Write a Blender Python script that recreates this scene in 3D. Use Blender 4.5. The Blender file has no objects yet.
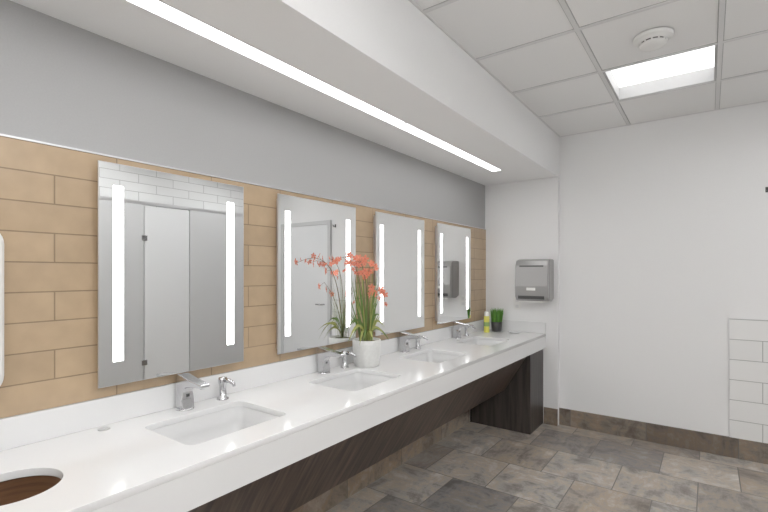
import bpy, bmesh, math, random
from mathutils import Vector, Matrix
random.seed(7)
C = bpy.context.scene.collection
EYE = 1.42

# ------------------------------------------------------------ materials
def principled(name, col, rough=0.5, metal=0.0, spec=None, coat=0.0):
    m = bpy.data.materials.new(name); m.use_nodes = True
    b = m.node_tree.nodes['Principled BSDF']
    b.inputs['Base Color'].default_value = (*col, 1)
    b.inputs['Roughness'].default_value = rough
    b.inputs['Metallic'].default_value = metal
    if coat: b.inputs['Coat Weight'].default_value = coat
    return m

def N(m, t): return m.node_tree.nodes.new(t)
def L(m, a, b): m.node_tree.links.new(a, b)

def paint(name, col, rough=0.6, scale=180, bump=0.04, var=0.02):
    m = principled(name, col, rough)
    b = m.node_tree.nodes['Principled BSDF']
    tc = N(m, 'ShaderNodeTexCoord')
    n = N(m, 'ShaderNodeTexNoise'); n.inputs['Scale'].default_value = scale
    L(m, tc.outputs['Object'], n.inputs['Vector'])
    bp = N(m, 'ShaderNodeBump'); bp.inputs['Strength'].default_value = bump; bp.inputs['Distance'].default_value = 0.002
    L(m, n.outputs['Fac'], bp.inputs['Height']); L(m, bp.outputs['Normal'], b.inputs['Normal'])
    r = N(m, 'ShaderNodeValToRGB')
    r.color_ramp.elements[0].color = (*[max(0, c - var) for c in col], 1)
    r.color_ramp.elements[1].color = (*[min(1, c + var) for c in col], 1)
    L(m, n.outputs['Fac'], r.inputs['Fac']); L(m, r.outputs['Color'], b.inputs['Base Color'])
    return m

def emis(name, col, s):
    m = bpy.data.materials.new(name); m.use_nodes = True
    nt = m.node_tree; nt.nodes.clear()
    e = nt.nodes.new('ShaderNodeEmission'); o = nt.nodes.new('ShaderNodeOutputMaterial')
    e.inputs['Color'].default_value = (*col, 1); e.inputs['Strength'].default_value = s
    nt.links.new(e.outputs[0], o.inputs[0]); return m

def uvvec(m, ua, va, uo=0, vo=0):
    tc = N(m, 'ShaderNodeTexCoord'); s = N(m, 'ShaderNodeSeparateXYZ'); c = N(m, 'ShaderNodeCombineXYZ')
    L(m, tc.outputs['Object'], s.inputs[0])
    for ax, off, k in ((ua, uo, 0), (va, vo, 1)):
        a = N(m, 'ShaderNodeMath'); a.operation = 'ADD'; a.inputs[1].default_value = off
        L(m, s.outputs[ax], a.inputs[0]); L(m, a.outputs[0], c.inputs[k])
    return c.outputs[0], tc

def glazed_tile(name, ua, va, w, h, c1, c2, mortar, uo=0, vo=0, ms=0.0018, rough=0.15, offset=0.5, mottle=0.0):
    m = principled(name, c1, rough)
    b = m.node_tree.nodes['Principled BSDF']
    v, tc = uvvec(m, ua, va, uo, vo)
    br = N(m, 'ShaderNodeTexBrick')
    br.offset = offset; br.inputs['Scale'].default_value = 1
    br.inputs['Brick Width'].default_value = w; br.inputs['Row Height'].default_value = h
    br.inputs['Mortar Size'].default_value = ms; br.inputs['Mortar Smooth'].default_value = 0.2
    br.inputs['Color1'].default_value = (*c1, 1); br.inputs['Color2'].default_value = (*c2, 1)
    br.inputs['Mortar'].default_value = (*mortar, 1)
    L(m, v, br.inputs['Vector'])
    out = br.outputs['Color']
    if mottle:
        n = N(m, 'ShaderNodeTexNoise'); n.inputs['Scale'].default_value = 14; n.inputs['Detail'].default_value = 6
        L(m, tc.outputs['Object'], n.inputs['Vector'])
        r = N(m, 'ShaderNodeValToRGB')
        r.color_ramp.elements[0].position = 0.3; r.color_ramp.elements[0].color = (1 - mottle,) * 3 + (1,)
        r.color_ramp.elements[1].position = 0.7; r.color_ramp.elements[1].color = (1, 1, 1, 1)
        L(m, n.outputs['Fac'], r.inputs['Fac'])
        mx = N(m, 'ShaderNodeMixRGB'); mx.blend_type = 'MULTIPLY'; mx.inputs[0].default_value = 1
        L(m, out, mx.inputs[1]); L(m, r.outputs[0], mx.inputs[2]); out = mx.outputs[0]
    L(m, out, b.inputs['Base Color'])
    inv = N(m, 'ShaderNodeMath'); inv.operation = 'SUBTRACT'; inv.inputs[0].default_value = 1
    L(m, br.outputs['Fac'], inv.inputs[1])
    bp = N(m, 'ShaderNodeBump'); bp.inputs['Strength'].default_value = 0.6; bp.inputs['Distance'].default_value = 0.002
    L(m, inv.outputs[0], bp.inputs['Height']); L(m, bp.outputs['Normal'], b.inputs['Normal'])
    return m

def slate(name, ua, va, w, h, uo=0, vo=0, offset=0.5, tint=(1, 1, 1)):
    m = principled(name, (0.2, 0.18, 0.16), 0.33)
    b = m.node_tree.nodes['Principled BSDF']
    v, tc = uvvec(m, ua, va, uo, vo)
    br = N(m, 'ShaderNodeTexBrick')
    br.offset = offset; br.inputs['Scale'].default_value = 1
    br.inputs['Brick Width'].default_value = w; br.inputs['Row Height'].default_value = h
    br.inputs['Mortar Size'].default_value = 0.0035; br.inputs['Mortar Smooth'].default_value = 0.1
    br.inputs['Color1'].default_value = (0, 0, 0, 1); br.inputs['Color2'].default_value = (1, 1, 1, 1)
    br.inputs['Mortar'].default_value = (0.5, 0.5, 0.5, 1)
    L(m, v, br.inputs['Vector'])
    mul = N(m, 'ShaderNodeVectorMath'); mul.operation = 'SCALE'; mul.inputs['Scale'].default_value = 37.0
    L(m, br.outputs['Color'], mul.inputs[0])
    add = N(m, 'ShaderNodeVectorMath'); add.operation = 'ADD'
    L(m, tc.outputs['Object'], add.inputs[0]); L(m, mul.outputs[0], add.inputs[1])
    def noise(scl, s, d, rg):
        mp = N(m, 'ShaderNodeMapping'); mp.inputs['Scale'].default_value = scl
        n = N(m, 'ShaderNodeTexNoise'); n.inputs['Scale'].default_value = s; n.inputs['Detail'].default_value = d; n.inputs['Roughness'].default_value = rg
        n.inputs['Distortion'].default_value = 0.5
        L(m, add.outputs[0], mp.inputs['Vector']); L(m, mp.outputs[0], n.inputs['Vector']); return n
    n1 = noise((1.2, 1.0, 1.2), 4.6, 10, 0.72)
    sx = noise((1.0, 6.0, 6.0), 3.5, 6, 0.65)
    sy = noise((6.0, 1.0, 1.0), 3.5, 6, 0.65)
    pk = N(m, 'ShaderNodeMath'); pk.operation = 'MULTIPLY'; pk.inputs[1].default_value = 7.0
    fr = N(m, 'ShaderNodeMath'); fr.operation = 'FRACT'
    gt = N(m, 'ShaderNodeMath'); gt.operation = 'GREATER_THAN'; gt.inputs[1].default_value = 0.5
    L(m, br.outputs['Color'], pk.inputs[0]); L(m, pk.outputs[0], fr.inputs[0]); L(m, fr.outputs[0], gt.inputs[0])
    st = N(m, 'ShaderNodeMixRGB'); L(m, gt.outputs[0], st.inputs[0]); L(m, sx.outputs['Fac'], st.inputs[1]); L(m, sy.outputs['Fac'], st.inputs[2])
    cm = N(m, 'ShaderNodeMixRGB'); cm.inputs[0].default_value = 0.25
    L(m, n1.outputs['Fac'], cm.inputs[1]); L(m, st.outputs[0], cm.inputs[2])
    r1 = N(m, 'ShaderNodeValToRGB'); e = r1.color_ramp.elements
    e[0].position = 0.34; e[0].color = (0.15, 0.13, 0.115, 1)
    e[1].position = 0.68; e[1].color = (0.72, 0.69, 0.65, 1)
    for p, c in ((0.43, (0.27, 0.25, 0.23, 1)), (0.49, (0.40, 0.385, 0.37, 1)), (0.53, (0.48, 0.40, 0.31, 1)), (0.57, (0.50, 0.475, 0.45, 1))):
        q = e.new(p); q.color = c
    L(m, cm.outputs[0], r1.inputs['Fac'])
    r2 = N(m, 'ShaderNodeValToRGB'); e = r2.color_ramp.elements
    e[0].color = (0.48 * tint[0], 0.48 * tint[1], 0.50 * tint[2], 1); e[1].color = (1.05 * tint[0], 1.03 * tint[1], 1.0 * tint[2], 1)
    q = e.new(0.35); q.color = (0.76 * tint[0], 0.69 * tint[1], 0.62 * tint[2], 1)
    q = e.new(0.65); q.color = (0.88 * tint[0], 0.86 * tint[1], 0.84 * tint[2], 1)
    L(m, br.outputs['Color'], r2.inputs['Fac'])
    mx = N(m, 'ShaderNodeMixRGB'); mx.blend_type = 'MULTIPLY'; mx.inputs[0].default_value = 1
    L(m, r1.outputs[0], mx.inputs[1]); L(m, r2.outputs[0], mx.inputs[2])
    mo = N(m, 'ShaderNodeMixRGB'); mo.inputs[2].default_value = (0.12, 0.11, 0.10, 1)
    L(m, br.outputs['Fac'], mo.inputs[0]); L(m, mx.outputs[0], mo.inputs[1])
    L(m, mo.outputs[0], b.inputs['Base Color'])
    bp = N(m, 'ShaderNodeBump'); bp.inputs['Strength'].default_value = 0.22; bp.inputs['Distance'].default_value = 0.003
    L(m, cm.outputs[0], bp.inputs['Height']); L(m, bp.outputs['Normal'], b.inputs['Normal'])
    return m

def woodmat(name, base, dark, scl=(3, 3, 40), p0=0.35, p1=0.65):
    m = principled(name, base, 0.4)
    b = m.node_tree.nodes['Principled BSDF']
    tc = N(m, 'ShaderNodeTexCoord'); mp = N(m, 'ShaderNodeMapping'); mp.inputs['Scale'].default_value = scl
    n = N(m, 'ShaderNodeTexNoise'); n.inputs['Scale'].default_value = 1; n.inputs['Detail'].default_value = 6; n.inputs['Distortion'].default_value = 0.5
    r = N(m, 'ShaderNodeValToRGB')
    r.color_ramp.elements[0].position = p0; r.color_ramp.elements[0].color = (*dark, 1)
    r.color_ramp.elements[1].position = p1; r.color_ramp.elements[1].color = (*base, 1)
    L(m, tc.outputs['Object'], mp.inputs[0]); L(m, mp.outputs[0], n.inputs['Vector']); L(m, n.outputs['Fac'], r.inputs[0]); L(m, r.outputs[0], b.inputs['Base Color'])
    return m

M_white = paint('white_paint', (0.87, 0.87, 0.87))
M_gray = paint('gray_paint', (0.385, 0.385, 0.385))
M_soffit = paint('soffit_paint', (0.88, 0.88, 0.88))
M_tan = glazed_tile('tan_tile', 1, 2, 0.405, 0.1015, (0.455, 0.325, 0.20), (0.495, 0.355, 0.22), (0.28, 0.20, 0.125), uo=-0.58 + 0.81, vo=-0.949 + 0.203, ms=0.0026, mottle=0.12)
M_wtileY = glazed_tile('white_tile_back', 0, 2, 0.405, 0.155, (0.84, 0.84, 0.83), (0.87, 0.87, 0.86), (0.42, 0.42, 0.41), uo=1.5, vo=-1.065 + 1.55, ms=0.0026)
M_wtileX = glazed_tile('white_tile_side', 1, 2, 0.405, 0.102, (0.84, 0.85, 0.85), (0.87, 0.88, 0.88), (0.45, 0.45, 0.45), uo=3, ms=0.003)
M_floor = slate('slate_floor', 0, 1, 0.457, 0.457, uo=6.1 + 0.13, vo=6.1 - 0.2)
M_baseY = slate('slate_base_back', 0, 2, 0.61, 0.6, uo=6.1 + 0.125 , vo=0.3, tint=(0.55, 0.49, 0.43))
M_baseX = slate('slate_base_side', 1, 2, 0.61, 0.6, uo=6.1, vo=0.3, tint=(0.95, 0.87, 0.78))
M_counter = paint('quartz', (0.80, 0.80, 0.80), rough=0.13, scale=400, bump=0.0, var=0.015)
M_porc = principled('porcelain', (0.68, 0.68, 0.68), 0.08)
M_chrome = principled('chrome', (0.60, 0.60, 0.61), 0.12, 1.0)
M_mirror = principled('mirror_glass', (0.92, 0.93, 0.93), 0.0, 1.0)
M_alu = principled('brushed_alu', (0.72, 0.72, 0.73), 0.35, 1.0)
M_led = emis('led', (1.0, 0.99, 0.98), 6.0)
M_strip = emis('strip_light', (1.0, 0.99, 0.98), 8.0)
M_troff = emis('troffer_light', (1.0, 0.995, 0.99), 9.0)
M_troff_dim = emis('troffer_light_dimmed', (1.0, 0.995, 0.99), 2.6)
M_fill = emis('fill_emission', (1.0, 0.995, 0.99), 22.0)
M_wood = woodmat('dark_wood', (0.14, 0.092, 0.07), (0.026, 0.018, 0.014), (3, 42, 3), 0.38, 0.74)
M_wood2 = woodmat('cabinet_wood', (0.055, 0.044, 0.039), (0.020, 0.016, 0.014), (30, 30, 2))
M_chute = woodmat('chute_wood', (0.20, 0.095, 0.045), (0.09, 0.042, 0.022), (4, 4, 50))
M_disp = principled('dispenser_gray', (0.34, 0.335, 0.33), 0.3, 0.5)
M_dispd = principled('dispenser_dark', (0.06, 0.06, 0.06), 0.3)
M_ceil = paint('ceiling_tile', (0.88, 0.88, 0.875), 0.9, 260, 0.3, 0.04)
M_grid = principled('grid_white', (0.72, 0.72, 0.72), 0.4)
M_shadow = principled('shadow_line_gray', (0.42, 0.42, 0.42), 0.6)
M_plastic = principled('white_plastic', (0.84, 0.84, 0.82), 0.35)
M_house = principled('troffer_housing', (0.50, 0.50, 0.50), 0.5)
M_part = principled('partition', (0.62, 0.625, 0.63), 0.35)
M_partd = principled('partition_door', (0.82, 0.83, 0.84), 0.35)
M_pot = paint('pot_glaze', (0.72, 0.72, 0.70), 0.3, 60, 0.8, 0.08)
M_leaf = paint('leaf', (0.11, 0.19, 0.035), 0.45, 30, 0, 0.04)
M_leaf2 = paint('leaf_yellow', (0.34, 0.36, 0.09), 0.45, 30, 0, 0.05)
M_stem = principled('stem', (0.16, 0.10, 0.04), 0.5)
M_petal = paint('petal', (0.78, 0.23, 0.135), 0.5, 60, 0, 0.08)
M_petalc = principled('petal_center', (0.60, 0.08, 0.06), 0.5)
M_soil = principled('moss', (0.08, 0.07, 0.03), 0.9)
M_grass = paint('grass', (0.10, 0.28, 0.03), 0.6, 50, 0, 0.04)
M_gpot = principled('dark_pot', (0.03, 0.03, 0.03), 0.3)
M_cany = principled('can_yellow', (0.70, 0.66, 0.10), 0.3)
M_cang = principled('can_green', (0.20, 0.33, 0.10), 0.3)
M_canc = principled('can_cap', (0.80, 0.80, 0.76), 0.3)

# ------------------------------------------------------------ mesh helpers
def finish(bm, name, mats, smooth=False, bevel=0, seg=2, parent=None):
    me = bpy.data.meshes.new(name)
    bm.normal_update(); bm.to_mesh(me); bm.free()
    if not isinstance(mats, (list, tuple)): mats = [mats]
    for m in mats: me.materials.append(m)
    if smooth:
        for p in me.polygons: p.use_smooth = True
    o = bpy.data.objects.new(name, me); C.objects.link(o)
    if bevel:
        b = o.modifiers.new('bev', 'BEVEL'); b.width = bevel; b.segments = seg; b.limit_method = 'ANGLE'; b.angle_limit = math.radians(35)
        b.harden_normals = False
    if parent: o.parent = parent
    return o

def abox(bm, x0, x1, y0, y1, z0, z1, mi=0):
    vs = [bm.verts.new((x, y, z)) for x in (x0, x1) for y in (y0, y1) for z in (z0, z1)]
    for f in ((0, 1, 3, 2), (4, 6, 7, 5), (0, 4, 5, 1), (2, 3, 7, 6), (0, 2, 6, 4), (1, 5, 7, 3)):
        fc = bm.faces.new([vs[i] for i in f]); fc.material_index = mi

def box(name, x0, x1, y0, y1, z0, z1, mat, bevel=0, parent=None, seg=2):
    bm = bmesh.new(); abox(bm, x0, x1, y0, y1, z0, z1)
    return finish(bm, name, mat, bevel=bevel, parent=parent, seg=seg)

def lathe(bm, prof, cx, cy, seg=32, mi=0, cap0=False, cap1=False):
    rings = []
    for r, z in prof:
        rings.append([bm.verts.new((cx + r * math.cos(2 * math.pi * i / seg), cy + r * math.sin(2 * math.pi * i / seg), z)) for i in range(seg)])
    for a, b in zip(rings[:-1], rings[1:]):
        for i in range(seg):
            f = bm.faces.new((a[i], a[(i + 1) % seg], b[(i + 1) % seg], b[i])); f.material_index = mi; f.smooth = True
    if cap0: bm.faces.new(rings[0][::-1]).material_index = mi
    if cap1: bm.faces.new(rings[-1]).material_index = mi

def prism(bm, prof, axis, a0, a1, mi=0):
    def P(p, a): return (a, p[0], p[1]) if axis == 'x' else (p[0], a, p[1])
    A = [bm.verts.new(P(p, a0)) for p in prof]; B = [bm.verts.new(P(p, a1)) for p in prof]
    n = len(prof)
    fs = [bm.faces.new(A), bm.faces.new(B[::-1])]
    for i in range(n): fs.append(bm.faces.new((A[i], B[i], B[(i + 1) % n], A[(i + 1) % n])))
    for f in fs: f.material_index = mi
    bmesh.ops.recalc_face_normals(bm, faces=bm.faces)

def rrect(w, d, r, n=6):
    pts = []
    for sx, sy, a0 in ((1, 1, 0), (-1, 1, 90), (-1, -1, 180), (1, -1, 270)):
        for i in range(n + 1):
            a = math.radians(a0 + 90 * i / n)
            pts.append((sx * (w / 2 - r) + r * math.cos(a), sy * (d / 2 - r) + r * math.sin(a)))
    return pts

def tube(bm, pts, radii, seg=8, mi=0):
    rings = []
    for i, p in enumerate(pts):
        t = (pts[min(i + 1, len(pts) - 1)] - pts[max(i - 1, 0)]).normalized()
        u = t.cross(Vector((0.3, 0.9, 0.1))).normalized(); v = t.cross(u)
        rings.append([bm.verts.new(p + (u * math.cos(2 * math.pi * k / seg) + v * math.sin(2 * math.pi * k / seg)) * radii[i]) for k in range(seg)])
    for a, b in zip(rings[:-1], rings[1:]):
        for i in range(seg):
            f = bm.faces.new((a[i], a[(i + 1) % seg], b[(i + 1) % seg], b[i])); f.material_index = mi; f.smooth = True
    bm.faces.new(rings[0][::-1]).material_index = mi; bm.faces.new(rings[-1]).material_index = mi

def empty(name, loc=(0, 0, 0)):
    e = bpy.data.objects.new(name, None); C.objects.link(e); e.empty_display_size = 0.05
    return e

# ------------------------------------------------------------ room shell
W = -1.855           # niche wall
YB = 4.36            # back wall
YS = 4.30            # niche end wall
XS = -1.137          # soffit front
ZS = 2.315; ZC = 2.70
XR = 1.65; YF = -2.6
box('floor', W - 0.1, XR + 0.1, YF - 0.1, YB + 0.1, -0.05, 0, M_floor)
bm = bmesh.new()
abox(bm, W - 0.1, W, YF - 0.1, YB + 0.1, 0.84, 2.85, 0)
abox(bm, W - 0.1, W, YF - 0.1, YB + 0.1, 0, 0.84, 1)
finish(bm, 'wall_left', [M_gray, M_white])
box('wall_back', W, XR + 0.1, YB, YB + 0.1, 0, 2.85, M_white)
box('wall_niche_end', W, XS, YS, YB, 0, ZS, M_white)
box('wall_right', XR, XR + 0.1, YF - 0.1, YB, 0, 2.85, M_wtileX)
box('wall_front', W, XR, YF - 0.1, YF, 0, 2.85, M_white)

ZT = EYE + 0.443
box('wall_left_tile', W, W + 0.009, -0.65, YS, 0.951, ZT, M_tan)
box('trim_1', W, W + 0.012, -0.65, YS, ZT, ZT + 0.006, M_alu)
bm = bmesh.new()
abox(bm, 0.126, 0.40, YB - 0.010, YB, 0.155, 1.068)
finish(bm, 'wall_back_tile', M_wtileY)
bm = bmesh.new()
abox(bm, 0.1235, 0.126, YB - 0.012, YB, 0.155, 1.0705); abox(bm, 0.126, 0.40, YB - 0.012, YB, 1.068, 1.0705)
finish(bm, 'trim_2', M_alu)
BH = 0.155
box('baseboard_back', XS, XR, YB - 0.012, YB, 0, BH, M_baseY)
box('baseboard_left', W, W + 0.012, YF, 3.91, 0, BH, M_baseX)
box('baseboard_niche_end', -1.262, XS, YS - 0.012, YS, 0, BH, M_baseY)

# soffit with recessed slot
bm = bmesh.new()
SX0, SX1 = -1.548, -1.456
SY0, SY1 = -0.81, 3.75
abox(bm, W, SX0, YF, YB, ZS, ZC + 0.1)
abox(bm, SX1, XS, YF, YB, ZS, ZC + 0.1)
abox(bm, SX0, SX1, YF, SY0, ZS, ZC + 0.1)
abox(bm, SX0, SX1, SY1, YB, ZS, ZC + 0.1)
abox(bm, SX0, SX1, SY0, SY1, ZS + 0.05, ZC + 0.1)
finish(bm, 'ceiling_soffit', M_soffit)
ll = empty('linear_ceiling_light')
for i, (a, b) in enumerate(((-0.81, 2.23), (2.23, 3.75))):
    box('diffuser_%d' % i, SX0 + 0.006, SX1 - 0.006, a + 0.007, b - 0.007, ZS + 0.004, ZS + 0.045, M_strip, parent=ll)
bm = bmesh.new()
abox(bm, SX0, SX0 + 0.005, SY0, SY1, ZS - 0.002, ZS + 0.05); abox(bm, SX1 - 0.005, SX1, SY0, SY1, ZS - 0.002, ZS + 0.05)
abox(bm, SX0 + 0.006, SX1 - 0.006, 2.23 - 0.006, 2.23 + 0.006, ZS + 0.001, ZS + 0.05)
finish(bm, 'trim_rail', M_grid, parent=ll)

# grid ceiling
xe = [XS, -0.56, 0.05, 0.66, 1.27, XR]
ye = [YB, 3.71, 3.10, 2.49, 1.88, 1.27, 0.66, 0.05, -0.56, -1.17, -1.78, -2.39, YF]
TRO = {(1, 1), (1, 5), (1, 9), (3, 1), (3, 5), (3, 9), (3, 3), (3, 7), (1, 7)}  # one panel is in view; the rest are unseen, added for more light
bm = bmesh.new(); bmg = bmesh.new()
for i in range(len(xe) - 1):
    for j in range(len(ye) - 1):
        if (i, j) in TRO: continue
        abox(bm, xe[i], xe[i + 1], ye[j + 1], ye[j], ZC, ZC + 0.02)
ceil = finish(bm, 'ceiling', M_ceil)
for k, x in enumerate(xe):
    hw = 0.011
    abox(bmg, max(x - hw, XS), min(x + hw, XR), YF, YB, ZC - 0.005, ZC)
for y in ye:
    for i in range(len(xe) - 1):
        abox(bmg, xe[i] + 0.012, xe[i + 1] - 0.012, max(y - 0.011, YF), min(y + 0.011, YB), ZC - 0.005, ZC)
finish(bmg, 'ceiling_grid', M_grid, parent=ceil)
bmr = bmesh.new()  # painted shadow lines: thin gray strips along both sides of the grid bars
for x in xe[1:-1]:
    for s in (-1, 1): abox(bmr, x + s * 0.0135 - 0.0018, x + s * 0.0135 + 0.0018, YF, YB, ZC - 0.001, ZC)
for y in ye[1:-1]:
    for s in (-1, 1): abox(bmr, XS, XR, y + s * 0.0135 - 0.0018, y + s * 0.0135 + 0.0018, ZC - 0.0012, ZC)
finish(bmr, 'ceiling_shadow_lines', M_shadow, parent=ceil)
for (i, j) in sorted(TRO):
    e = empty('recessed_light_panel')
    x0, x1, y0, y1 = xe[i] + 0.012, xe[i + 1] - 0.012, ye[j + 1] + 0.012, ye[j] - 0.012
    bm = bmesh.new(); t = 0.012; zt = ZC + 0.10
    abox(bm, x0, x0 + t, y0, y1, ZC, zt); abox(bm, x1 - t, x1, y0, y1, ZC, zt)
    abox(bm, x0 + t, x1 - t, y0, y0 + t, ZC, zt); abox(bm, x0 + t, x1 - t, y1 - t, y1, ZC, zt)
    finish(bm, 'housing', M_house, parent=e)
    box('diffuser', x0 + t, x1 - t, y0 + t, y1 - t, zt - 0.01, zt, M_troff_dim if (i, j) == (1, 1) else M_troff, parent=e)

# added fill lights, hung out of view to brighten the ceiling
for (px, py0, py1) in ((0.35, -2.0, -0.4), (1.1, -1.2, 1.3)):
    e = empty('fill_uplight')
    zb = 2.10
    bm = bmesh.new()
    abox(bm, px - 0.12, px + 0.12, py0, py1, zb, zb + 0.012)
    abox(bm, px - 0.12, px - 0.108, py0, py1, zb + 0.012, zb + 0.045); abox(bm, px + 0.108, px + 0.12, py0, py1, zb + 0.012, zb + 0.045)
    finish(bm, 'housing', M_plastic, parent=e)
    box('fill_emitter', px - 0.106, px + 0.106, py0 + 0.01, py1 - 0.01, zb + 0.014, zb + 0.04, M_fill, parent=e)
    for y in (py0 + 0.2, py1 - 0.2):
        box('fill_suspension', px - 0.114 - 0.002, px - 0.114 + 0.002, y - 0.002, y + 0.002, zb + 0.045, ZC - 0.006, M_alu, parent=e)
        box('fill_suspension', px + 0.114 - 0.002, px + 0.114 + 0.002, y - 0.002, y + 0.002, zb + 0.045, ZC - 0.006, M_alu, parent=e)

# smoke detector
bm = bmesh.new()
lathe(bm, [(0.095, ZC - 0.005), (0.095, ZC - 0.018), (0.088, ZC - 0.024), (0.066, ZC - 0.026), (0.066, ZC - 0.036)], -0.245, 2.80, 40, 0)
lathe(bm, [(0.060, ZC - 0.034), (0.060, ZC - 0.042)], -0.245, 2.80, 40, 1)
lathe(bm, [(0.064, ZC - 0.042), (0.066, ZC - 0.047), (0.060, ZC - 0.058), (0.03, ZC - 0.063), (0.001, ZC - 0.064)], -0.245, 2.80, 40, 0)
for k in range(12):
    a = k * math.pi / 6; cx = -0.245 + 0.063 * math.cos(a); cy = 2.80 + 0.063 * math.sin(a)
    abox(bm, cx - 0.004, cx + 0.004, cy - 0.004, cy + 0.004, ZC - 0.045, ZC - 0.034, 0)
finish(bm, 'smoke_detector', [M_plastic, M_dispd])

# ------------------------------------------------------------ counter
ZK = EYE - 0.572
XF = -1.245
SINKY = [1.025 + 0.838 * k for k in range(4)]
SXC = -1.545; SW = 0.33; SL = 0.43
counter = empty('vanity_counter')
def flat_with_holes(name, outer, holes, z, thick, mat, parent, bev=0.0):
    cu = bpy.data.curves.new(name, 'CURVE'); cu.dimensions = '2D'; cu.fill_mode = 'BOTH'; cu.extrude = thick / 2 - bev
    cu.bevel_depth = bev; cu.bevel_resolution = 2
    for pl in [outer] + holes:
        s = cu.splines.new('POLY'); s.points.add(len(pl) - 1); s.use_cyclic_u = True
        for p, q in zip(s.points, pl): p.co = (q[0], q[1], 0, 1)
    o = bpy.data.objects.new(name + '_c', cu); C.objects.link(o)
    bpy.context.view_layer.update()
    dg = bpy.context.evaluated_depsgraph_get()
    me = bpy.data.meshes.new_from_object(o.evaluated_get(dg))
    bpy.data.objects.remove(o)
    me.transform(Matrix.Translation((0, 0, z - thick / 2)))
    me.materials.clear(); me.materials.append(mat)
    r = bpy.data.objects.new(name, me); C.objects.link(r); r.parent = parent
    return r
CY0 = -0.6
outer = [(W + 0.004, CY0), (XF - 0.002, CY0), (XF - 0.002, YS - 0.004), (W + 0.004, YS - 0.004)]
holes = []
for y in SINKY: holes.append([(SXC + p[0], y + p[1]) for p in rrect(SW, SL, 0.035, 8)])
HX, HY, HR = -1.515, 0.375, 0.118
holes.append([(HX + HR * math.cos(t * math.pi / 32), HY + HR * math.sin(t * math.pi / 32)) for t in range(64)])
flat_with_holes('top', outer, holes, ZK, 0.024, M_counter, counter, 0.002)
box('apron', XF - 0.022, XF - 0.0005, CY0, YS - 0.002, ZK - 0.133, ZK - 0.0235, M_counter, parent=counter)
bsp = empty('backsplash')
box('back_strip', W + 0.0015, W + 0.022, CY0, YS - 0.016, ZK + 0.0005, ZK + 0.102, M_counter, bevel=0.0015, parent=bsp)
box('side_splash', W + 0.0015, XF, YS - 0.015, YS - 0.001, ZK + 0.0005, ZK + 0.102, M_counter, bevel=0.0015, parent=bsp)

# basins
for k, y in enumerate(SINKY):
    e = empty('sink_basin')
    bm = bmesh.new()
    prof = [(0.012, 0.0, 0.04), (-0.001, 0.0, 0.035), (-0.006, -0.06, 0.04), (-0.016, -0.115, 0.05), (-0.045, -0.134, 0.05), (-0.12, -0.143, 0.06)]
    zt = ZK - 0.0245
    ringsv = []
    for g, dz, r in prof:
        pts = rrect(SW + 2 * g, SL + 2 * g, r, 8)
        ringsv.append([bm.verts.new((SXC + p[0], y + p[1], zt + dz)) for p in pts])
    for a, b in zip(ringsv[:-1], ringsv[1:]):
        n = len(a)
        for i in range(n):
            f = bm.faces.new((a[i], b[i], b[(i + 1) % n], a[(i + 1) % n])); f.smooth = True
    c = bm.verts.new((SXC, y, zt - 0.147)); a = ringsv[-1]
    for i in range(len(a)):
        f = bm.faces.new((a[i], c, a[(i + 1) % len(a)])); f.smooth = True
    bmesh.ops.recalc_face_normals(bm, faces=bm.faces)
    for f in bm.faces: f.normal_flip()
    finish(bm, 'bowl', M_porc, parent=e)
    bm = bmesh.new()
    lathe(bm, [(0.028, zt - 0.146), (0.028, zt - 0.139), (0.020, zt - 0.138), (0.018, zt - 0.142), (0.001, zt - 0.142)], SXC, y, 24)
    finish(bm, 'drain', M_chrome, parent=e)

def faucet(y):
    x = -1.785
    e = empty('sensor_faucet')
    bm = bmesh.new()
    prof = [(-0.027, 0.004), (0.028, 0.004), (0.022, 0.045), (0.022, 0.075), (0.034, 0.096), (0.070, 0.104), (0.145, 0.110), (0.151, 0.117), (0.149, 0.124), (0.060, 0.134), (-0.010, 0.147), (-0.026, 0.146), (-0.034, 0.136), (-0.030, 0.08)]
    n = len(prof)
    A = []; B = []
    for px, pz in prof:
        hw = 0.026 if pz < 0.05 else 0.023
        if px > 0.1: hw = 0.021
        A.append(bm.verts.new((x + px, y - hw, ZK + pz))); B.append(bm.verts.new((x + px, y + hw, ZK + pz)))
    bm.faces.new(A); bm.faces.new(B[::-1])
    for i in range(n): bm.faces.new((A[i], B[i], B[(i + 1) % n], A[(i + 1) % n]))
    bmesh.ops.recalc_face_normals(bm, faces=bm.faces)
    finish(bm, 'body', M_chrome, bevel=0.005, seg=3, parent=e)
    bm = bmesh.new(); lathe(bm, [(0.036, ZK), (0.036, ZK + 0.005), (0.032, ZK + 0.007), (0.001, ZK + 0.007)], x, y, 28)
    finish(bm, 'base_plate', M_chrome, parent=e)
    box('sensor_eye', x + 0.0205, x + 0.0245, y - 0.006, y + 0.006, ZK + 0.055, ZK + 0.067, M_dispd, parent=e)
    bm = bmesh.new(); lathe(bm, [(0.010, ZK + 0.113), (0.010, ZK + 0.102), (0.001, ZK + 0.102)], x + 0.128, y, 16)
    finish(bm, 'aerator', M_alu, parent=e)

def soap(y):
    x = -1.785
    e = empty('soap_dispenser')
    bm = bmesh.new()
    lathe(bm, [(0.026, ZK), (0.026, ZK + 0.006), (0.017, ZK + 0.010), (0.0155, ZK + 0.06), (0.019, ZK + 0.075), (0.021, ZK + 0.088), (0.018, ZK + 0.098), (0.001, ZK + 0.102)], x, y, 24)
    finish(bm, 'post', M_chrome, parent=e)
    bm = bmesh.new()
    tube(bm, [Vector((x + 0.012, y, ZK + 0.088)), Vector((x + 0.05, y, ZK + 0.090)), Vector((x + 0.078, y, ZK + 0.084)), Vector((x + 0.086, y, ZK + 0.070))], [0.011, 0.0095, 0.0085, 0.007], 12)
    finish(bm, 'spout', M_chrome, parent=e)
for y in SINKY: faucet(y + 0.0); soap(y + 0.18)

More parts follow.
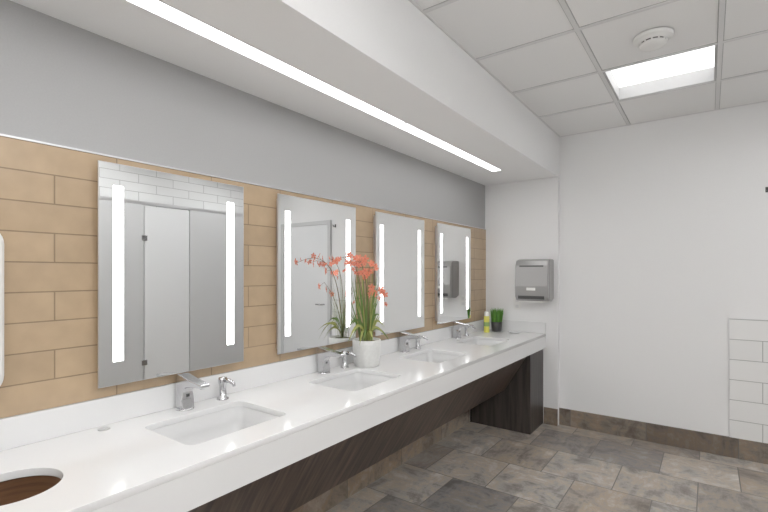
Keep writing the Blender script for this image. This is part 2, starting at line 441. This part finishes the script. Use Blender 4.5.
tr = empty('trash_opening')
bm = bmesh.new()
lathe(bm, [(HR + 0.006, ZK - 0.0245), (HR + 0.006, ZK - 0.26)], HX, HY, 48)
lathe(bm, [(HR + 0.014, ZK - 0.26), (HR + 0.014, ZK - 0.0245), (HR + 0.006, ZK - 0.0245)], HX, HY, 48)
lathe(bm, [(HR + 0.014, ZK - 0.26), (0.001, ZK - 0.26)], HX, HY, 48)
finish(bm, 'chute', M_chute, parent=tr)
bm = bmesh.new(); lathe(bm, [(0.020, ZK), (0.020, ZK + 0.003), (0.013, ZK + 0.005), (0.012, ZK + 0.0035), (0.001, ZK + 0.0035)], -1.79, 0.715, 24)
finish(bm, 'counter_grommet', M_house)

bm = bmesh.new()
prism(bm, [(XF - 0.028, ZK - 0.12), (XF - 0.028 - 0.018, ZK - 0.12), (-1.518, 0.36), (-1.500, 0.36)], 'y', CY0 + 0.02, 3.915)
pan = finish(bm, 'under_counter_panel', M_wood)
box('end_cabinet', W + 0.013, XF - 0.024, 3.92, YS - 0.002, 0.0, ZK - 0.026, M_wood2, bevel=0.002)
box('cabinet_end_support', W + 0.013, XF - 0.024, CY0, CY0 + 0.018, 0.0, ZK - 0.026, M_wood2, bevel=0.002)

# ------------------------------------------------------------ mirrors
MW, MZ0, MZ1 = 0.628, EYE - 0.422, EYE + 0.412
for k in range(4):
    y0 = 0.706 + 0.842 * k; y1 = y0 + MW
    e = empty('lighted_mirror')
    xf = W + 0.045
    box('housing', W + 0.0095, xf - 0.005, y0 + 0.02, y1 - 0.02, MZ0 + 0.02, MZ1 - 0.02, M_alu, parent=e)
    s0, s1 = y0 + 0.048, y0 + 0.086; t0, t1 = y1 - 0.090, y1 - 0.052
    za, zb = EYE - 0.335, EYE + 0.330
    bm = bmesh.new()
    for a, b in ((y0, s0), (s1, t0), (t1, y1)): abox(bm, xf - 0.005, xf, a, b, MZ0, MZ1)
    for a, b in ((s0, s1), (t0, t1)):
        abox(bm, xf - 0.005, xf, a, b, MZ0, za); abox(bm, xf - 0.005, xf, a, b, zb, MZ1)
    finish(bm, 'glass', M_mirror, parent=e)
    bm = bmesh.new()
    t = 0.0015
    abox(bm, xf - 0.006, xf + 0.0006, y0 - t, y0, MZ0 - t, MZ1 + t); abox(bm, xf - 0.006, xf + 0.0006, y1, y1 + t, MZ0 - t, MZ1 + t)
    abox(bm, xf - 0.006, xf + 0.0006, y0, y1, MZ1, MZ1 + t); abox(bm, xf - 0.006, xf + 0.0006, y0, y1, MZ0 - t, MZ0)
    finish(bm, 'edge', M_alu, parent=e)
    for q, (a, b) in enumerate(((s0, s1), (t0, t1))):
        box('led_%d' % q, xf - 0.0045, xf - 0.0005, a, b, za, zb, M_led, parent=e)

# ------------------------------------------------------------ towel dispenser on niche end wall
def dispenser(name, cx, z0, z1, wall_y):
    e = empty(name)
    hw = 0.152
    prof = [(wall_y - 0.001, z0 + 0.02), (wall_y - 0.001, z1), (wall_y - 0.12, z1), (wall_y - 0.165, z1 - 0.012), (wall_y - 0.19, z1 - 0.06), (wall_y - 0.205, z0 + 0.14), (wall_y - 0.195, z0 + 0.035), (wall_y - 0.165, z0), (wall_y - 0.06, z0)]
    bm = bmesh.new(); prism(bm, prof, 'x', cx - hw, cx + hw)
    finish(bm, 'cover', M_disp, bevel=0.012, seg=3, parent=e)
    bm = bmesh.new()
    abox(bm, cx - hw - 0.001, cx + hw + 0.001, wall_y - 0.150, wall_y - 0.146, z0 + 0.012, z1 - 0.012)
    finish(bm, 'seam', M_dispd, parent=e)
    bm = bmesh.new()
    prism(bm, [(wall_y - 0.190, z1 - 0.058), (wall_y - 0.1915, z1 - 0.072), (wall_y - 0.194, z1 - 0.072), (wall_y - 0.193, z1 - 0.058)], 'x', cx - 0.11, cx + 0.11)
    prism(bm, [(wall_y - 0.200, z0 + 0.050), (wall_y - 0.1955, z0 + 0.02), (wall_y - 0.199, z0 + 0.02), (wall_y - 0.203, z0 + 0.050)], 'x', cx - 0.12, cx + 0.12)
    finish(bm, 'window_and_slot', M_dispd, parent=e)
    bm = bmesh.new()
    abox(bm, cx - 0.04, cx + 0.04, wall_y - 0.2065, wall_y - 0.2, z0 + 0.10, z0 + 0.125)
    finish(bm, 'badge', M_plastic, parent=e)
    box('paper_towel', cx - 0.10, cx + 0.10, wall_y - 0.16, wall_y - 0.14, z0 - 0.012, z0 + 0.01, M_plastic, parent=e)
dispenser('paper_towel_dispenser', -1.322, 1.160, 1.548, YS)

e = empty('wall_outlet')
box('plate', -1.555, -1.485, YS - 0.006, YS - 0.0005, 1.065, 1.18, M_plastic, bevel=0.002, parent=e)
bm = bmesh.new()
for z in (1.095, 1.15):
    abox(bm, -1.536, -1.504, YS - 0.008, YS - 0.006, z - 0.014, z + 0.014)
finish(bm, 'sockets', M_grid, parent=e)
e = empty('coat_hook')
box('plate', 0.338, 0.358, YB - 0.006, YB - 0.0005, 2.02, 2.06, M_dispd, bevel=0.001, parent=e)
bm = bmesh.new(); tube(bm, [Vector((0.348, YB - 0.005, 2.035)), Vector((0.348, YB - 0.04, 2.03)), Vector((0.348, YB - 0.05, 2.05))], [0.005, 0.005, 0.006], 10)
finish(bm, 'peg', M_dispd, parent=e)

# hand dryer at left edge (mostly outside the frame)
e = empty('hand_dryer')
bm = bmesh.new()
pts = rrect(0.30, 0.52, 0.05, 8)
cy, cz = 0.278, 1.305
lv = []
for xx, s in ((W + 0.0095, 1.0), (W + 0.07, 1.0), (W + 0.085, 0.93)):
    lv.append([bm.verts.new((xx, cy + p[0] * s, cz + p[1] * s)) for p in pts])
for a, b in zip(lv[:-1], lv[1:]):
    for i in range(len(a)): bm.faces.new((a[i], a[(i + 1) % len(a)], b[(i + 1) % len(a)], b[i]))
bm.faces.new(lv[-1]); bmesh.ops.recalc_face_normals(bm, faces=bm.faces)
finish(bm, 'cover', M_plastic, bevel=0.004, parent=e)
box('outlet_grille', W + 0.084, W + 0.0865, cy - 0.08, cy + 0.08, cz - 0.17, cz - 0.13, M_dispd, parent=e)

# ------------------------------------------------------------ opposite side (seen in the mirrors)
st = empty('toilet_stall_partition')
def panel(nm, y0, y1, z0, z1, mat, x=1.58): return box(nm, x, x + 0.025, y0, y1, z0, z1, mat, bevel=0.002, parent=st)
segs = [('pilaster_1', -1.2, -0.95, M_part), ('door_panel_1', -0.94, -0.32, M_partd), ('pilaster_2', -0.31, 0.02, M_part), ('door_panel_2', 0.03, 0.65, M_partd), ('pilaster_3', 0.66, 1.1, M_part),
        ('door_panel_3', 1.11, 1.72, M_partd), ('pilaster_4', 1.73, 2.49, M_part), ('door_panel_4', 2.50, 3.04, M_partd), ('pilaster_5', 3.05, 4.2, M_part)]
for nm, a, b, m in segs:
    d = nm.startswith('door')
    panel(nm, a, b, 0.12 if d else 0.0, 2.185 if d else 2.20, m)
box('head_rail', 1.575, 1.61, -1.2, 4.2, 2.2, 2.235, M_alu, parent=st)
for a in (2.495, 1.725, 0.655, -0.315):
    for z in (0.4, 1.82):
        box('hinge', 1.565, 1.58, a - 0.03, a + 0.03, z - 0.03, z + 0.03, M_chrome, bevel=0.004, parent=st)
dr = empty('door_1')
bm = bmesh.new()
abox(bm, 0.415, 0.465, YB - 0.03, YB - 0.0005, 0.0, 2.12); abox(bm, 1.335, 1.385, YB - 0.03, YB - 0.0005, 0.0, 2.12); abox(bm, 0.465, 1.335, YB - 0.03, YB - 0.0005, 2.07, 2.12)
finish(bm, 'frame', M_part, parent=dr)
box('leaf', 0.468, 1.332, YB - 0.022, YB - 0.0125, 0.005, 2.067, M_partd, parent=dr)
bm = bmesh.new()
tube(bm, [Vector((0.53, YB - 0.022, 1.0)), Vector((0.53, YB - 0.07, 1.0)), Vector((0.64, YB - 0.07, 1.0))], [0.01, 0.01, 0.01], 10)
finish(bm, 'handle', M_chrome, parent=dr)

# ------------------------------------------------------------ orchid arrangement
PX, PY = -1.712, 2.165
e = empty('potted_orchid')
bm = bmesh.new()
prof = [(0.001, ZK), (0.070, ZK), (0.076, ZK + 0.006), (0.083, ZK + 0.06), (0.087, ZK + 0.12), (0.088, ZK + 0.158), (0.085, ZK + 0.163), (0.080, ZK + 0.158), (0.078, ZK + 0.138), (0.001, ZK + 0.142)]
lathe(bm, prof, PX, PY, 48)
finish(bm, 'pot', M_pot, parent=e)
bm = bmesh.new(); lathe(bm, [(0.078, ZK + 0.142), (0.05, ZK + 0.154), (0.001, ZK + 0.160)], PX, PY, 24); finish(bm, 'moss', M_soil, parent=e)

XMIN = W + 0.052
def blade(bm, p0, p1, p2, w, mi=0, n=10):
    prevs = None
    for i in range(n + 1):
        t = i / n
        p = p0 * (1 - t) ** 2 + p1 * 2 * t * (1 - t) + p2 * t * t
        tg = ((p1 - p0) * (1 - t) + (p2 - p1) * t)
        side = tg.cross(Vector((0.75, -0.6, 0.15))).normalized()
        nrm = tg.cross(side).normalized()
        ww = w * (0.55 + 0.9 * t) * (1 - t ** 3) if t < 1 else 0.0003
        ww = max(ww, 0.0003)
        a = p - side * ww; b = p + side * ww; c = p + nrm * ww * 0.35
        for q in (a, b, c): q.x = max(q.x, XMIN)
        cur = [bm.verts.new(a), bm.verts.new(c), bm.verts.new(b)]
        if prevs:
            for k in (0, 1):
                f = bm.faces.new((prevs[k], prevs[k + 1], cur[k + 1], cur[k])); f.material_index = mi; f.smooth = True
        prevs = cur
bm = bmesh.new()
base = Vector((PX, PY, ZK + 0.145))
for i in range(56):
    ang = random.uniform(0, 2 * math.pi); r0 = random.uniform(0, 0.045)
    p0 = base + Vector((math.cos(ang) * r0, math.sin(ang) * r0, 0))
    hgt = random.uniform(0.16, 0.48); sp = random.uniform(0.01, 0.08)
    dx = math.cos(ang) * sp; dy = math.sin(ang) * sp * 1.1
    p1 = p0 + Vector((dx * 0.3, dy * 0.3, hgt * 0.6)); p2 = p0 + Vector((dx, dy, hgt))
    blade(bm, p0, p1, p2, random.uniform(0.0022, 0.005), 1 if random.random() < 0.3 else 0)
for (dx, dy, dz, up) in ((0.02, -0.20, 0.02, 0.22), (0.03, -0.17, 0.05, 0.2), (-0.03, -0.16, 0.08, 0.24), (0.05, -0.13, 0.0, 0.16), (0.04, -0.19, 0.07, 0.18), (0.0, -0.14, 0.12, 0.2), (0.06, -0.10, 0.03, 0.15),
                         (0.07, 0.14, 0.0, 0.16), (0.03, 0.15, 0.08, 0.2), (0.08, 0.08, 0.04, 0.16), (0.02, 0.11, 0.16, 0.2), (0.09, -0.05, 0.02, 0.14)):
    blade(bm, base.copy(), base + Vector((dx * 0.35, dy * 0.35, up)), base + Vector((dx, dy, dz)), 0.0075, 1 if random.random() < 0.55 else 0, 14)
finish(bm, 'leaves', [M_leaf, M_leaf2], parent=e)

def bez(p, t):
    a, b, c, d = p
    return a * (1 - t) ** 3 + b * 3 * t * (1 - t) ** 2 + c * 3 * t * t * (1 - t) + d * t ** 3
bms = bmesh.new(); bmf = bmesh.new()
def flower(c, s):
    n = Vector((random.uniform(0.3, 1), random.uniform(-1, 0.2), random.uniform(-0.2, 0.5))).normalized()
    u = n.cross(Vector((0, 0, 1))).normalized(); v = n.cross(u).normalized()
    rot = random.uniform(0, 6.28)
    for k in range(5):
        a = rot + k * 2 * math.pi / 5
        d = u * math.cos(a) + v * math.sin(a); q = n.cross(d)
        L1 = s * random.uniform(0.85, 1.1); wd = s * 0.30
        pts = [c, c + d * L1 * 0.5 + q * wd + n * s * 0.18, c + d * L1 * 0.55 + n * s * 0.05, c + d * L1 * 0.5 - q * wd + n * s * 0.18, c + d * L1 + n * s * 0.02, c + d * L1 * 0.85 + q * wd * 0.7 + n * s * 0.12, c + d * L1 * 0.85 - q * wd * 0.7 + n * s * 0.12]
        for p in pts: p.x = max(p.x, XMIN)
        vs = [bmf.verts.new(p) for p in pts]
        for idx in ((0, 1, 2), (0, 2, 3), (1, 5, 4, 2), (2, 4, 6, 3)):
            f = bmf.faces.new([vs[i] for i in idx]); f.smooth = True
    m = bmesh.ops.create_icosphere(bmf, subdivisions=1, radius=s * 0.16, matrix=Matrix.Translation(c + n * s * 0.12))
    for vv in m['verts']:
        for f in vv.link_faces: f.material_index = 1
stems = [
    ([base, base + Vector((0.0, -0.02, 0.36)), Vector((-1.72, 2.06, 1.60)), Vector((-1.66, 1.82, 1.48))], 0.5, 12),
    ([base, base + Vector((0.02, -0.01, 0.35)), Vector((-1.68, 2.12, 1.53)), Vector((-1.66, 1.95, 1.49))], 0.55, 8),
    ([base, base + Vector((0.01, 0.02, 0.3)), Vector((-1.72, 2.16, 1.5)), Vector((-1.70, 2.05, 1.51))], 0.6, 6),
    ([base, base + Vector((-0.02, 0.03, 0.35)), Vector((-1.74, 2.2, 1.55)), Vector((-1.70, 2.24, 1.44))], 0.5, 8),
    ([base, base + Vector((0.02, 0.03, 0.25)), Vector((-1.70, 2.26, 1.45)), Vector((-1.68, 2.31, 1.24))], 0.45, 8),
    ([base, base + Vector((0.02, 0.0, 0.2)), Vector((-1.66, 2.12, 1.3)), Vector((-1.63, 2.08, 1.36))], 0.7, 4),
]
for P, t0, n in stems:
    pts = [bez(P, i / 18) for i in range(19)]
    tube(bms, pts, [0.003 - 0.0018 * i / 18 for i in range(19)], 6)
    for i in range(n):
        t = t0 + (1 - t0) * i / (n - 1)
        c = bez(P, t) + Vector((random.uniform(-0.01, 0.03), random.uniform(-0.02, 0.02), random.uniform(-0.03, 0.022)))
        c.x = max(c.x, XMIN + 0.01)
        tube(bms, [bez(P, t), c], [0.001, 0.0008], 4)
        flower(c, random.uniform(0.015, 0.026))
finish(bms, 'stems', M_stem, parent=e)
finish(bmf, 'flowers', [M_petal, M_petalc], parent=e)

# ------------------------------------------------------------ grass plant + spray can + dish
GX, GY = -1.685, 4.185
e = empty('potted_grass')
bm = bmesh.new()
lathe(bm, [(0.001, ZK), (0.043, ZK), (0.047, ZK + 0.004), (0.054, ZK + 0.095), (0.050, ZK + 0.095), (0.048, ZK + 0.085), (0.001, ZK + 0.088)], GX, GY, 32)
finish(bm, 'pot', M_gpot, parent=e)
bm = bmesh.new()
for i in range(420):
    a = random.uniform(0, 6.28); r = 0.048 * math.sqrt(random.random())
    p0 = Vector((GX + r * math.cos(a), GY + r * math.sin(a), ZK + 0.08))
    sp = 1 + random.uniform(0.1, 0.55)
    p2 = Vector((GX + r * sp * math.cos(a), GY + r * sp * math.sin(a), ZK + random.uniform(0.19, 0.235)))
    p1 = (p0 + p2) / 2 + Vector((0, 0, 0.015))
    w = 0.0022; s = Vector((math.sin(a * 3), math.cos(a * 3), 0)) * w
    v = [bm.verts.new(q) for q in (p0 - s, p0 + s, p1 + s, p2, p1 - s)]
    bm.faces.new(v)
finish(bm, 'blades', M_grass, parent=e)
e = empty('spray_can')
bm = bmesh.new(); cx, cy = -1.735, 4.06
lathe(bm, [(0.001, ZK), (0.026, ZK), (0.027, ZK + 0.004), (0.027, ZK + 0.15), (0.022, ZK + 0.160)], cx, cy, 28, 0)
lathe(bm, [(0.0275, ZK + 0.06), (0.0275, ZK + 0.10)], cx, cy, 28, 1)
lathe(bm, [(0.023, ZK + 0.158), (0.023, ZK + 0.19), (0.018, ZK + 0.20), (0.001, ZK + 0.202)], cx, cy, 28, 2)
finish(bm, 'can', [M_cany, M_cang, M_canc], parent=e)
e = empty('air_freshener_dish')
bm = bmesh.new()
lathe(bm, [(0.001, ZK), (0.045, ZK), (0.055, ZK + 0.012), (0.052, ZK + 0.014), (0.040, ZK + 0.006), (0.001, ZK + 0.006)], -1.50, 4.17, 28)
finish(bm, 'dish', M_part, parent=e)

# ------------------------------------------------------------ world, camera
w = bpy.data.worlds.new('World'); bpy.context.scene.world = w; w.use_nodes = True
w.node_tree.nodes['Background'].inputs[0].default_value = (1, 1, 1, 1)
w.node_tree.nodes['Background'].inputs[1].default_value = 0.3
cam = bpy.data.cameras.new('camera'); co = bpy.data.objects.new('camera', cam); C.objects.link(co)
co.location = (0, 0, EYE); co.rotation_euler = (math.radians(90), 0, math.radians(36.1))
cam.sensor_width = 36; cam.lens = 446 / 768 * 36; cam.shift_y = 17 / 768; cam.clip_start = 0.02
bpy.context.scene.camera = co
vs = bpy.context.scene.view_settings
vs.view_transform = 'Standard'; vs.look = 'None'; vs.exposure = 0.0; vs.gamma = 1.15
